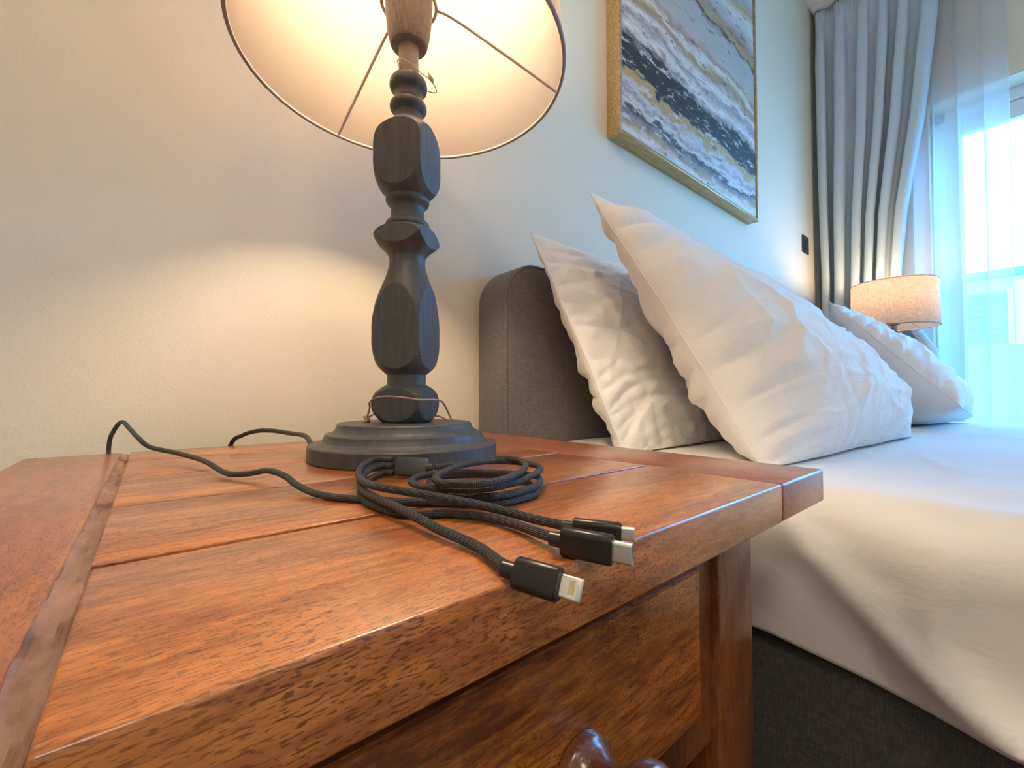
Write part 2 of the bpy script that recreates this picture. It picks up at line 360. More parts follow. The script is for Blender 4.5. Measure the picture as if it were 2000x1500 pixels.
# ------------------------------------------------------------------ nightstand
def nightstand(x0, y0, label):       # x0,y0 = near left corner of the top
    T = .600; th = .028
    ns = thing('nightstand', (x0 + .28, y0 + .27, 0), label, 'nightstand')
    x1 = x0 + .558; y1 = y0 + .549
    box('end_board', x0, x0 + .0755, y0, y1, T - th, T, W_END, ns, .0022, 3)
    box('end_board', x0 + .4575, x1, y0, y1, T - th, T, W_END, ns, .0022, 3)
    ys = [y0, y0 + .1130, y0 + .2265, y0 + .3415, y0 + .457, y1]
    xa, xb = x0 + .0835, x0 + .4567
    for i in range(5):
        g0 = (0, .0020, .0013, .0013, .0013)[i]; g1 = (.0020, .0013, .0013, .0013, 0)[i]
        box('plank', xa, xb, ys[i] + g0, ys[i + 1] - g1, T - th, T, W_TOP, ns, .0007 if i else .0016, 3)
    # worn filler strip between left end board and planks: a ragged recessed ribbon
    V = []; F = []; n = 140; cs = 9
    for i in range(n + 1):
        y = y0 + .001 + (y1 - y0 - .002) * i / n
        for k in range(cs):
            s = k / (cs - 1); x = x0 + .0750 + (.0088) * s
            d = -.0006 - .0013 * math.sin(math.pi * s) - .0022 * abs(noise.noise(Vector((s * 3, y * 45, 3)))) - .0008 * noise.noise(Vector((s * 7, y * 140, 5))) - (.0016 if abs(s - .8 + .15 * noise.noise(Vector((0, y * 40, 0)))) < .12 and noise.noise(Vector((7, y * 30, 0))) > 0 else 0)
            V.append((x, y, T + d))
    top = len(V)
    for i in range(n + 1):
        for k in range(cs):
            v = V[i * cs + k]; V.append((v[0], v[1], T - .02))
    for i in range(n):
        for k in range(cs - 1):
            a = i * cs + k; F.append((a, a + 1, a + cs + 1, a + cs)); b = top + a; F.append((b, b + cs, b + cs + 1, b + 1))
        a = i * cs; F.append((a, a + cs, top + a + cs, top + a)); a = i * cs + cs - 1; F.append((a, top + a, top + a + cs, a + cs))
    for i in (0, n):
        for k in range(cs - 1):
            a = i * cs + k; F.append((a, top + a, top + a + 1, a + 1) if i == 0 else (a, a + 1, top + a + 1, top + a))
    props(mesh('filler_strip', V, F, FILL, ns, 50), 'rough worn brown filler in the joint')
    bx0, bx1, by0, by1 = x0 + .044, x1 - .044, y0 + .044, y1 - .03
    for lx in (bx0, bx1 - .064):
        for ly in (by0, by1 - .06): box('leg', lx, lx + .064, ly, ly + .06, 0, T - th, W_LEG, ns, .002)
    box('side_panel', bx0 + .01, bx0 + .028, by0 + .06, by1 - .06, .12, T - th, W_LEG, ns)
    box('side_panel', bx1 - .028, bx1 - .01, by0 + .06, by1 - .06, .12, T - th, W_LEG, ns)
    box('back_panel', bx0 + .064, bx1 - .064, by1 - .03, by1 - .015, .12, T - th, W_LEG, ns)
    box('bottom_panel', bx0 + .03, bx1 - .03, by0 + .03, by1 - .03, .12, .138, W_LEG, ns)
    # face frame
    fy = by0 + .007
    box('rail', bx0 + .064, bx1 - .064, fy, fy + .02, H - .128, T - th, W_FRONT, ns)
    box('rail', bx0 + .064, bx1 - .064, fy, fy + .02, H - .275, H - .222, W_LEG, ns)
    box('stile', bx1 - .064 - .045, bx1 - .064, fy, fy + .02, H - .2222, H - .1278, W_LEG, ns)
    box('stile', bx0 + .064, bx0 + .064 + .03, fy, fy + .02, H - .2222, H - .1278, W_LEG, ns)
    # drawer front: raised panel with chamfered edge
    dx0, dx1, dz0, dz1 = bx0 + .076, bx1 - .064 - .047, H - .228, H - .1245; dy = by0 - .008
    bm = bmesh.new(); add_box(bm, dx0, dx1, dy + .0018, fy - .0005, dz0, dz1)
    fr = [f for f in bm.faces if f.normal.y < -.9]
    r = bmesh.ops.inset_individual(bm, faces=fr, thickness=.0018, depth=0)
    for v in fr[0].verts: v.co.y = dy
    dr = from_bm('drawer', bm, W_FRONT, ns, None)
    kx = (x0 + x1) / 2 - .006
    pk = smoothprof([(.0005, -.0002), (.0180, 0), (.0195, .0028), (.0185, .0060), (.0160, .0088), (.0138, .0145), (.0150, .0210), (.0195, .0270), (.0240, .0320), (.0255, .0370), (.0235, .0420), (.0140, .0460), (.0005, .0470)], 4)
    lathe('knob', pk, kx, dy, W_KNOB, dr, 40, 60, axis='Y', cz=H - .1935)
    return ns
nightstand(-.100, .116, 'mahogany nightstand with plank top and drawer in the foreground')

# ------------------------------------------------------------------ lamps
def lamp(cx, cy, zb, name_label, bulb, RB, RT, zr, zt, phi, hs=1.0, seg=256, full=True):
    L = thing('table_lamp', (cx, cy, zb), name_label, 'lamp')
    pr = [(.0005, 0), (.097, 0), (.098, .001), (.098, .0142), (.0968, .0155), (.0930, .0158), (.0885, .0168), (.0850, .0190), (.0828, .0222), (.0820, .0246), (.0818, .0256), (.0806, .0262), (.0780, .0264), (.0748, .0277), (.0722, .0302), (.0706, .0334), (.0702, .0354), (.0690, .0364), (.0005, .0364)]
    lathe('base', [(r, z + zb) for r, z in pr], cx, cy, LAMPW, L, 128, 22)
    k = .000559; o = zb + .065      # o = camera level for the near lamp
    z = lambda v: zb + .0287 + (838 - v) * k * hs
    a = .0272
    def seg_(pts, sq=a, n=6, name='column_knob'):
        return lathe(name, smoothprof([(r, z(v)) for r, v in pts], n), cx, cy, LAMPW, L, seg if full else 48, 14 if full else 30, square=sq, phi=phi)
    seg_([(.021, 838), (.0225, 828), (.029, 818), (.0345, 806), (.0378, 790), (.0350, 772), (.0285, 760), (.0215, 752)])
    seg_([(.0205, 754), (.0205, 748), (.0205, 738), (.0205, 728)], None, 2, 'column_neck')
    seg_([(.0205, 733), (.0240, 728), (.0310, 715), (.0352, 698), (.0378, 678), (.0380, 655), (.0378, 632), (.0350, 605), (.0300, 575), (.0240, 548), (.0200, 525), (.0192, 510), (.0205, 500), (.0260, 488), (.0325, 478), (.0368, 468), (.0350, 458), (.0290, 450), (.0230, 446)], name='column_vase')
    seg_([(.0200, 450), (.0232, 444), (.0236, 438), (.0220, 433), (.0190, 428), (.0178, 416), (.0185, 404), (.0222, 397), (.0236, 391), (.0225, 385), (.0200, 381)], None, 5, 'column_bead')
    seg_([(.0200, 387), (.0235, 381), (.0300, 370), (.0350, 355), (.0378, 335), (.0380, 310), (.0378, 285), (.0345, 262), (.0260, 247), (.0190, 235), (.0155, 224), (.0150, 216), (.0165, 210)], name='column_block')
    seg_([(.0150, 216), (.0192, 208), (.0200, 201), (.0185, 194), (.0158, 188), (.0152, 180), (.0162, 173), (.0198, 166), (.0204, 157), (.0188, 148), (.0150, 142), (.0120, 139), (.0005, 138)], None, 5, 'column_bead')
    lathe('rod', [(.0108, z(142)), (.0108, z(40))], cx, cy, ROD, L, 32)
    lathe('socket_cup', smoothprof([(.0108, z(80)), (.0170, z(79)), (.0200, z(76)), (.0228, z(55)), (.0248, z(25)), (.0258, z(-10)), (.0258, z(-40)), (.0200, z(-42)), (.0005, z(-42))], 4), cx, cy, SOCK, L, 48, 40)
    zs = z(-42); lathe('bulb_holder', [(.0005, zs - .002), (.017, zs - .002), (.017, zs + .035), (.0005, zs + .035)], cx, cy, BLACK, L, 32)
    zb0 = zs + .035
    bu = lathe('bulb', smoothprof([(.0005, zb0), (.012, zb0), (.016, zb0 + .010), (.038, zb0 + .035), (.045, zb0 + .060), (.038, zb0 + .085), (.018, zb0 + .102), (.0005, zb0 + .105)], 4), cx, cy, bulb, L, 32, 80)
    # shade: outer linen drum and inner lining 1.2 mm apart
    zr += zb; zt += zb; n = 96
    def cone(nm, r0, r1, m):
        V = []; F = []; st = 6
        for i in range(st + 1):
            t = i / st
            for q in range(n):
                aa = 2 * math.pi * q / n; rr = r0 + (r1 - r0) * t; V.append((cx + rr * math.cos(aa), cy + rr * math.sin(aa), zr + (zt - zr) * t))
        for i in range(st):
            for q in range(n): F.append((i * n + q, i * n + (q + 1) % n, (i + 1) * n + (q + 1) % n, (i + 1) * n + q))
        return mesh(nm, V, F, m, sh, 60) if nm != 'shade' else mesh(nm, V, F, m, L, 60)
    sh = None; sh = cone('shade', RB, RT, SHADE_OUT); cone('shade_lining', RB - .0012, RT - .0012, SHADE_IN)
    for (rr, zz) in ((RB - .0006, zr), (RT - .0006, zt)):
        tube('shade_rim', [(cx + rr * math.cos(2 * math.pi * q / 48), cy + rr * math.sin(2 * math.pi * q / 48), zz) for q in range(48)], .0022, SHADE_OUT if zz == zt else RIM, sh, 8, True, 2)
    zq = z(-7)
    tube('shade_ring', [(cx + .030 * math.cos(2 * math.pi * q / 24), cy + .030 * math.sin(2 * math.pi * q / 24), zq) for q in range(24)], .0018, WIRE, sh, 8, True, 2)
    for aa in (R(97), R(-29), R(-147)):
        c_, s_ = math.cos(aa), math.sin(aa)
        tube('shade_spoke', [(cx + .030 * c_, cy + .030 * s_, zq), (cx + .06 * c_, cy + .06 * s_, zq - .018 * (zq - zr) / .118), (cx + (RB - .002) * c_, cy + (RB - .002) * s_, zr + .002)], .0017, WIRE, sh, 8, False, 6)
    return L
RIM = mat('grey_rim_tape', (.30, .25, .215), .7)
LX, LY = .2135, .4335
near = lamp(LX, LY, .600, 'charcoal turned wooden table lamp on mahogany nightstand, shade lit from inside', BULB_N, .1725, .150, .425, .675, R(37))
lamp(2.575, .375, .600, 'table lamp with beige drum shade beyond the bed, before the curtain', BULB_F, .153, .151, .374, .573, R(10), hs=.84, full=False)

# power cord of the near lamp, over the back edge of the nightstand
tz = .600
pts = [Vector((LX - .088, LY + .025, tz + .008)), aty(598, 853, .515), aty(565, 846, .570), aty(530, 841, .612), aty(500, 842, .640), aty(474, 850, .660), aty(452, 866, .674)]
e_ = pts[-1]; pts += [Vector((e_.x - .006, .684, tz - .04)), Vector((e_.x - .008, .690, .40)), Vector((e_.x - .008, .70, .02))]
tube('power_cord', pts, .0027, CORD, near, 12, False, 8)

# ------------------------------------------------------------------ twine loops on the lamp
D = math.hypot(LX, LY)
tw = [far(716, 818, D), far(722, 797, D - .004), far(722, 786, D - .012), far(735, 777, D - .030), far(760, 774.5, D - .041), far(790, 777, D - .046), far(820, 781, D - .045), far(850, 781, D - .037), far(865, 786, D - .022), far(877, 809, D - .006), far(884, 826, D - .004), far(868, 817, D + .010), far(850, 812, D + .028), far(800, 808, D + .044), far(750, 806, D + .035), far(736, 807, D + .015), far(722, 813, D + .003)]
t1 = thing('twine_loop', tw[0], 'brown jute twine loop round the foot of near lamp', 'twine')
tube('twine', tw, .0010, TWINE, t1, 8, True, 6)
kn = tw[0]; tube('knot', [kn + Vector((.003 * math.cos(q * 2.1), .003 * math.sin(q * 2.1), .003 * math.sin(q * 1.3) - .0005 * q)) for q in range(12)], .0013, TWINE, t1, 8, False, 4)
tube('twine_end', [kn, kn + Vector((-.002, 0, -.004)), kn + Vector((-.003, .001, -.0075))], .0014, TWINE, t1, 8, False, 4)
st = [far(782, 136, D - .004), far(776, 120, D - .006), far(782, 115, D - .012), far(790, 117, D - .0145), far(807, 128, D - .018), far(823, 143, D - .022), far(840, 156, D - .012), far(851, 172, D - .006), far(851, 181, D), far(841, 180, D + .006), far(825, 176, D + .022), far(800, 178, D + .026), far(780, 160, D + .024), far(779, 148, D + .014)]
t2 = thing('string_loop', st[0], 'thin pale string loop hanging at the neck of near lamp', 'string')
tube('string', st, .0006, STRING, t2, 6, True, 6)
tube('knot', [far(836, 140, D - .012), far(839, 148, D - .012), far(843, 155, D - .012), far(846, 161, D - .012)], lambda t: .0007 + .0016 * math.sin(math.pi * min(1, max(0, t * 1.2 - .2))), STRING, t2, 8, False, 6)

# ------------------------------------------------------------------ three-way charging cable
cc = thing('charging_cable', on(900, 960, tz), 'black braided three-way charging cable coiled on mahogany nightstand', 'cable')
rc = .0022
def q_(lst): return [on(u, v, tz + h) for u, v, h in lst]
main = [Vector((-.012, .70, .30)), Vector((-.014, .685, .52))]
e0 = on(211, 883, tz + .004); e0 = Vector((on(211, 884, tz).x, .674, tz + .004))
pk = [far(213, 870, .690), far(222, 842, .675), far(238, 824, .655), far(254, 838, .625)]
main = [Vector((pk[0].x - .004, .700, .03)), Vector((pk[0].x - .004, .690, .30)), Vector((pk[0].x, .680, .555))] + pk + q_([(270, 855, .022), (293, 873, .013), (346, 885, .010), (398, 900, .008), (442, 924, .0040), (485, 925, .0055), (523, 919, .0100), (557, 930, .0085), (581, 948, .0050), (624, 966, .0026), (696, 975, .0023),
  (760, 978, .0023), (840, 982, .0023), (930, 984, .0023), (985, 981, .0023), (1030, 971, .0023), (1048, 960, .0024), (1030, 943, .0024), (980, 930, .0024), (920, 928, .0030), (860, 932, .0040), (838, 944, .0045), (860, 960, .0048), (930, 970, .0062), (990, 966, .0068), (1040, 952, .0068), (1055, 940, .0068), (1045, 929, .0070), (1000, 925, .0075), (940, 922, .0080), (880, 923, .0090), (835, 927, .0098), (808, 935, .0100), (806, 944, .0100), (840, 953, .0105), (900, 956, .0108), (960, 953, .0112), (1015, 939, .0115), (1050, 922, .0118), (1054, 912, .0118), (1020, 904, .0125), (960, 901, .0140), (905, 908, .0148), (872, 920, .0155), (850, 934, .0157), (870, 944, .0157), (935, 945, .0160), (985, 936, .0160), (1018, 921, .0160), (1026, 908, .0162), (1010, 898, .0165), (970, 895, .0165), (920, 901, .0140), (880, 909, .0110), (850, 912, .0100)])
main = main[:-6] + q_([(1026, 908, .0162), (1012, 898, .0160), (975, 896, .0150), (925, 903, .0120), (882, 909, .0100), (850, 912, .0095)])
tube('cord', main, rc, BRAID, cc, 12, False, 8)
A_ = q_([(768, 898, .0135), (745, 897, .0130), (722, 901, .0125), (705, 913, .0125), (701, 929, .0125), (714, 943, .0125), (740, 951, .0125), (780, 958, .0120), (840, 968, .0110), (920, 983, .0090), (980, 997, .0065), (1040, 1013, .0050), (1080, 1022, .0046), (1108, 1028, .0044)])
B_ = q_([(768, 911, .0085), (748, 911, .0080), (724, 917, .0078), (708, 930, .0078), (703, 945, .0078), (713, 961, .0076), (740, 975, .0072), (780, 993, .0066), (820, 1014, .0054), (860, 1035, .0044), (900, 1052, .0036), (940, 1072, .0032), (975, 1098, .0036), (998, 1113, .0042)])
C_ = q_([(770, 924, .0040), (750, 924, .0030), (726, 933, .0026), (710, 948, .0026), (704, 962, .0026), (716, 980, .0024), (745, 993, .0023), (785, 1003, .0023), (830, 1005, .0023), (880, 1003, .0024), (940, 1009, .0028), (1000, 1022, .0036), (1050, 1040, .0046), (1080, 1050, .0054), (1094, 1054, .0058)])
for P_ in (A_, B_, C_): tube('branch_cord', P_, rc * 1.02, BRAID, cc, 12, False, 8)
# splitter block, leaning towards the viewer
bl = on(805, 912, tz + .0085); dirx = (on(838, 913, tz + .0085) - on(772, 911, tz + .0085)).normalized(); upb = Vector((0, 0, 1)); fwd = dirx.cross(upb).normalized()
Mb = Matrix.Translation(bl) @ Matrix((dirx, -fwd, upb)).transposed().to_4x4() @ Matrix.Rotation(R(-22), 4, 'X')
box('splitter', -.0128, .0128, -.0030, .0030, -.0072, .0072, BLACK, cc, .0008, 2, Mb)
tube('strain_relief', [Mb @ Vector((.012, 0, 0)), Mb @ Vector((.0175, 0, 0))], .0030, BLACK, cc, 14, False, 1)
# connectors
def plug(p0, p1, wdt, hgt, up, name, tip, collar=.005):
    p0 = Vector(p0); p1 = Vector(p1); d = (p1 - p0).normalized(); L = (p1 - p0).length
    sd = d.cross(Vector(up)).normalized(); u = sd.cross(d).normalized()
    M = Matrix.Translation(p0) @ Matrix((d, sd, u)).transposed().to_4x4()
    bm = bmesh.new(); rr = min(wdt, hgt) * .42; n = 24
    def ring(x, w_, h_, r_):
        vs = []
        for (cx_, cy_, a0) in ((w_ / 2 - r_, h_ / 2 - r_, 0), (-w_ / 2 + r_, h_ / 2 - r_, 90), (-w_ / 2 + r_, -h_ / 2 + r_, 180), (w_ / 2 - r_, -h_ / 2 + r_, 270)):
            for q in range(6):
                a = R(a0 + 18 * q); vs.append(bm.verts.new(M @ Vector((x, cx_ + r_ * math.cos(a), cy_ + r_ * math.sin(a)))))
        return vs
    def shell(xs):
        rs = [ring(*x) for x in xs]
        for a, b in zip(rs, rs[1:]):
            for q in range(len(a)): bm.faces.new((a[q], a[(q + 1) % len(a)], b[(q + 1) % len(b)], b[q]))
        bm.faces.new(rs[0][::-1]); bm.faces.new(rs[-1])
    shell([(0, wdt * .93, hgt * .93, rr * .93), (.0006, wdt, hgt, rr), (L - .0012, wdt, hgt, rr), (L - .0006, wdt * .98, hgt * .98, rr * .98), (L - .0006, wdt * .90, hgt * .90, rr * .9), (L, wdt * .88, hgt * .88, rr * .88)])
    body = from_bm('connector', bm, PLUGB, cc, 40)
    tube('collar', [M @ Vector((-collar, 0, 0)), M @ Vector((.0005, 0, 0))], .0030, PLUGB, body, 16, False, 1)
    tl, tw_, thk = tip
    bm = bmesh.new(); r2 = min(thk, tw_) * .48
    def flat(x): return x
    if name == 'lightning':
        add_box(bm, L - .0005, L + tl, -tw_ / 2, tw_ / 2, -thk / 2, thk / 2, thk * .45, 3, M); from_bm('plug', bm, STEEL, body, 40)
        box('contact_plate', L + .0004, L + tl - .0016, -tw_ / 2 + .0008, tw_ / 2 - .0008, thk / 2 - .0002, thk / 2 + .00006, WHITEP, body, 0, 2, M)
        bm = bmesh.new()
        for q in range(8):
            yy = -tw_ / 2 + .00135 + q * .00052; add_box(bm, L + tl - .0044, L + tl - .0022, yy, yy + .00032, thk / 2, thk / 2 + .00012, 0, 2, M)
        from_bm('gold_contacts', bm, GOLDC, body, None)
    else:
        xs = [(L - .0005, tw_, thk, r2), (L + tl, tw_, thk, r2), (L + tl, tw_ * .72, thk * .88, r2 * .70), (L + tl - .0025, tw_ * .72, thk * .88, r2 * .70)]
        shell(xs); from_bm('plug', bm, STEEL, body, 40)
    return body
def lift(p, z): return Vector((p.x, p.y, z))
a0 = on(1008, 1118, tz + .0052); a1 = on(1094, 1143, tz + .0045)
lb = plug(a0, a1, .0108, .0066, (-.835, -.31, .40), 'lightning', (.0075, .0072, .0017)); lb['label'] = 'bronze-black connector with flat gold-contact plug'
b0 = on(1098, 1056, tz + .0062); b1 = on(1198, 1076, tz + .0056)
cb = plug(b0, b1, .0060, .0118, (0, 0, 1), 'usbc', (.0072, .0030, .0084)); cb['label'] = 'black connector with wide steel plug, standing on its edge'
c0 = on(1120, 1031, tz + .0045); c1 = on(1214, 1041, tz + .0042)
mb = plug(c0, c1, .0060, .0092, (0, 0, 1), 'micro', (.0055, .0024, .0060)); mb['label'] = 'black connector with small steel plug'

# ------------------------------------------------------------------ bed
BX0, BX1 = .512, 2.345
bed = thing('bed', (1.43, -.4, 0), 'double bed with charcoal linen headboard and dark grey upholstered base', 'bed')
def headboard():
    yb, yf, x0, x1, z0, z1, rad = .733, .640, BX0 + .009, BX1, .08, H + .268, .082
    out = []
    def corner(cx, cz, a0, a1, n=14): return [(cx + rad * math.cos(R(a0 + (a1 - a0) * i / n)), cz + rad * math.sin(R(a0 + (a1 - a0) * i / n))) for i in range(n + 1)]
    path = [(x0, z0)] + corner(x0 + rad, z1 - rad, 180, 90) + corner(x1 - rad, z1 - rad, 90, 0) + [(x1, z0)]
    path = [(x0, z0 + (z1 - rad - z0) * i / 10) for i in range(10)] + path[1:-1] + [(x1, z1 - rad - (z1 - rad - z0) * i / 10) for i in range(1, 11)]
    cxm = (x0 + x1) / 2; V = []; F = []
    def off(pt, d):
        x, z = pt; cx_ = min(max(x, x0 + rad), x1 - rad); cz_ = min(z, z1 - rad)
        if z <= z1 - rad + 1e-6: return (x + (d if x < cxm else -d), z)
        vx, vz = x - cx_, z - cz_; l = math.hypot(vx, vz); return (cx_ + vx * (l - d) / l, cz_ + vz * (l - d) / l)
    rings = [(yb, 0.004), (yb - .012, 0), (yf + .018, 0), (yf + .007, .0022), (yf + .001, .008), (yf - .001, .016), (yf - .004, .045), (yf - .006, .07)]
    n = len(path)
    for y, d in rings:
        for p_ in path: x, z = off(p_, d); V.append((x, y, z))
    for i in range(len(rings) - 1):
        for k in range(n - 1): F.append((i * n + k, i * n + k + 1, (i + 1) * n + k + 1, (i + 1) * n + k))
    F.append(tuple(range(n))[::-1]); F.append(tuple((len(rings) - 1) * n + k for k in range(n)))
    hb = mesh('headboard', V, F, HEADF, bed, 50)
    bmm = bmesh.new(); bmm.from_mesh(hb.data); bmesh.ops.recalc_face_normals(bmm, faces=bmm.faces); bmm.to_mesh(hb.data); bmm.free()
    pp = [Vector((off(p_, .0035)[0], yf + .0035, off(p_, .0035)[1])) for p_ in path]
    tube('piping', pp, .0035, HEADF, hb, 10, False, 1)
headboard()
box('base', BX0 + .004, BX1 - .004, -1.38, .634, .06, H - .262, BASEF, bed, .012, 3)
for x in (BX0 + .1, BX1 - .15):
    for y in (-1.3, .5): box('foot', x, x + .05, y, y + .05, 0, .062, DARKB, bed)
mt = box('mattress', BX0 + .022, BX1 - .022, -1.365, .622, H - .2615, H - .118, SHEETM, None, .03, 3)
props(mt, 'white mattress under the bed linen on charcoal bed base', 'mattress')

def fold(x, y, seed=0.0):
    v = Vector((x, y, seed)); return noise.noise(v)
def ridge(x, y, seed): return 1 - abs(noise.noise(Vector((x, y, seed)))) * 2
def sheet():
    V = []; F = []
    zt, zb, x0, x1, rr = H - .100, H - .265, BX0 - .006, BX1 + .006, .055
    path = []
    for i in range(26): path.append((x0 + .004 * (1 - i / 25.), zb + (zt - rr - zb) * i / 26., -1, 0))
    for i in range(15): a = R(180 - 90 * i / 15.); path.append((x0 + rr + rr * math.cos(a), zt - rr + rr * math.sin(a), math.cos(a), math.sin(a)))
    for i in range(121): path.append((x0 + rr + (x1 - x0 - 2 * rr) * (i / 120.) ** 1.4, zt, 0, 1))
    for i in range(1, 11): a = R(90 - 90 * i / 10.); path.append((x1 - rr + rr * math.cos(a), zt - rr + rr * math.sin(a), math.cos(a), math.sin(a)))
    for i in range(1, 9): path.append((x1, zt - rr - (zt - rr - zb) * i / 8., 1, 0))
    ny = 300; n = len(path); ya, yb = .632, -1.38
    for j in range(ny + 1):
        y = ya + (yb - ya) * (j / ny)
        s = 0
        for k, (x, z, nx, nz) in enumerate(path):
            if k: s += math.hypot(x - path[k - 1][0], z - path[k - 1][1])
            d = 0.0
            side = 1 if nz < .5 else 0
            if nz < .7 and nx < 0:
                # long diagonal creases down the near side
                f1 = min(1, max(0, (.30 - y) / .25)) * .8 + .2
                q = 1 - abs(noise.noise(Vector(((y + s * .9) * 1.5, (s - y * .55) * 5.5, 4.0)))) * 4.2; d += .0150 * max(0, q) ** 1.5 * f1
                q = 1 - abs(noise.noise(Vector(((y - s * .7) * 2.0, (s + y * .5) * 4.5, 9.0)))) * 5.2; d += .0110 * max(0, q) ** 1.5 * f1
                d += (.010 * fold(y * 3.0, s * 5, 2) + .0015 * fold(y * 14, s * 12, 6)) * f1
            else:
                q = ridge((x * .55 + y) * 3.4, (x - y * .4) * 1.3, 5.0); d += .006 * max(0, q - .7) / .3
                q = ridge((x * .2 + y) * 6.0, (x - y * .1) * 2.0, 15.0); d += .005 * max(0, q - .75) / .25
                d += .004 * fold(x * 3, y * 4, 1) + .0012 * fold(x * 12, y * 16, 8)
            if nz > .5: d *= 1 - .8 * min(1, max(0, (y + .05) / .2))
            e = (.004 * fold(y * 6, 0, 3)) if z < zb + .02 else 0
            if nx < -.5 and y > .60: d *= .3
            if nx < 0 and nz < .2 and y > .08: e += .014 * min(1, (y - .08) / .1) * max(0, 1 - (z - zb) / .06)
            V.append((x + nx * d, y, max(z + nz * d + e, zb - .006)))
    for j in range(ny):
        for k in range(n - 1): F.append((j * n + k, j * n + k + 1, (j + 1) * n + k + 1, (j + 1) * n + k))
    o = mesh('bed_sheet', V, F, SHEETM, None, 180)
    props(o, 'white bed sheet pulled over mattress and hanging down beside the nightstand', 'sheet')
    so = o.modifiers.new('thickness', 'SOLIDIFY'); so.thickness = .003; so.offset = -1
sheet()

def pillow(label, A, B, Ct, D, tf, tb, seed, sagw=.5, cin=.02, group=None):
    A = Vector(A); B = Vector(B); Ct = Vector(Ct); D = Vector(D); Wd = Ct - A; hv = B - A
    nrm = ((B - A) + (D - Ct)).cross((Ct - A) + (D - B)).normalized()
    if nrm.y > 0: nrm = -nrm                     # front faces the room
    n = 190; m = 150; V = []; F = []; zmin = H - .0962; ymax = .6325
    def pt(s, t, sgn):
        cs, ct = 2 * s - 1, 2 * t - 1
        s2 = .5 + cs * .5 * (1 - cin * (1 - ct * ct) ** 1.0); t2 = .5 + ct * .5 * (1 - cin * 1.1 * (1 - cs * cs))
        P = (A * (1 - s2) + Ct * s2) * (1 - t2) + (B * (1 - s2) + D * s2) * t2
        ps = max(0, 1 - abs(cs) ** 2.6); pt_ = max(0, 1 - abs(ct) ** 2.6)
        pr = (ps ** .56) * (pt_ ** .56)
        h = (tf if sgn > 0 else tb) * pr * (1 - sagw * .5 + sagw * t)
        L = Wd.length; Hh = hv.length; a = s * L; b = t * Hh
        ed = math.exp(-min(s, 1 - s) * L / .16); et = math.exp(-min(t, 1 - t) * Hh / .12)
        d = 0.0
        wv = noise.noise(Vector((a * 5, b * 5, seed + 50))) * .05
        # gathers running in from the seams
        q = noise.noise(Vector((a * 2.2, (b + a * .25 + wv) * 24, seed + sgn))); d += .0240 * ed * (abs(q) ** .8 - .3)
        q = noise.noise(Vector(((a - b * .2 + wv) * 22, b * 2.5, seed + 5 + sgn))); d += .0085 * et * (abs(q) ** .8 - .3)
        w1 = noise.noise(Vector((a * 2.5, b * 3, seed + 20)))
        # sharp creases in the cloth
        q = 1 - abs(noise.noise(Vector(((a - b * .3) * 3.5, (b + a * .45 + wv) * 9, seed + 11 + sgn)))) * 4.5; d += .0060 * max(0, q) ** 1.5 * min(1, pr * 1.6)
        q = 1 - abs(noise.noise(Vector(((a + b * .2) * 6, (b - a * .1 + wv) * 20, seed + 31 + sgn)))) * 4; d += .0030 * max(0, q) ** 1.4 * min(1, pr * 1.6)
        q = 1 - abs(noise.noise(Vector(((a + b * .9 + wv) * 14, (b - a * .6) * 4, seed + 71 + sgn)))) * 5; d += .0028 * max(0, q) ** 1.4 * min(1, pr * 1.6)
        d += .010 * w1 * pr + .005 * noise.noise(Vector((a * 6, b * 9, seed + 3))) * pr
        edge = min(1, pr * 3.5)
        P = P + nrm * sgn * (h + d * edge)
        # wavy seam
        P = P + Vector((.010 * noise.noise(Vector((b * 9, seed, 1))) * math.exp(-min(s, 1 - s) * 8), 0, .005 * noise.noise(Vector((a * 12, seed, 2))) * math.exp(-min(t, 1 - t) * 8)))
        P.y = min(P.y, ymax)
        if P.z < zmin + .012: 
            k = zmin + .012 - P.z; P.z = zmin + .012 * math.exp(-k / .012)
        return P
    def par(i, k):  # denser towards the edges
        q = i / k; return .5 - .5 * math.cos(math.pi * q) * (1) if False else (q * .45 + .55 * (.5 - .5 * math.cos(math.pi * q)))
    idx = {}
    for sgn in (1, -1):
        for j in range(m + 1):
            for i in range(n + 1):
                if sgn < 0 and (i in (0, n) or j in (0, m)): idx[(sgn, i, j)] = idx[(1, i, j)]; continue
                idx[(sgn, i, j)] = len(V); V.append(pt(par(i, n), par(j, m), sgn))
    for sgn in (1, -1):
        for j in range(m):
            for i in range(n):
                f = (idx[(sgn, i, j)], idx[(sgn, i, j + 1)], idx[(sgn, i + 1, j + 1)], idx[(sgn, i + 1, j)])
                F.append(f if sgn > 0 else f[::-1])
    o = mesh('pillow', V, F, COTTON, None, 180)
    ring = [V[idx[(1, i, 0)]] for i in range(0, n, 2)] + [V[idx[(1, n, j)]] for j in range(0, m, 2)] + [V[idx[(1, i, m)]] for i in range(n, 0, -2)] + [V[idx[(1, 0, j)]] for j in range(m, 0, -2)]
    tube('seam', ring, .0011, COTTON, o, 6, True, 1)
    return props(o, label, 'pillow', group)
pillow('white pillow leaning on the charcoal headboard, behind the larger pillow', (.550, .600, H + .312), (.604, .425, H - .112), (1.24, .60, H + .30), (1.27, .41, H - .112), .035, .090, 3.1)
pillow('large white pillow leaning forward beside nightstand, in front of another', (.598, .500, H + .371), (.642, .222, H - .118), (1.215, .50, H + .265), (1.365, .172, H - .105), .108, .084, 17.4, .7)
pillow('white pillow lying slanted on the far side of bed before the drum-shade lamp', (1.655, .395, H + .300), (1.66, .11, H - .030), (2.24, .43, H + .245), (2.27, .12, H - .075), .060, .165, 41.7, .6)

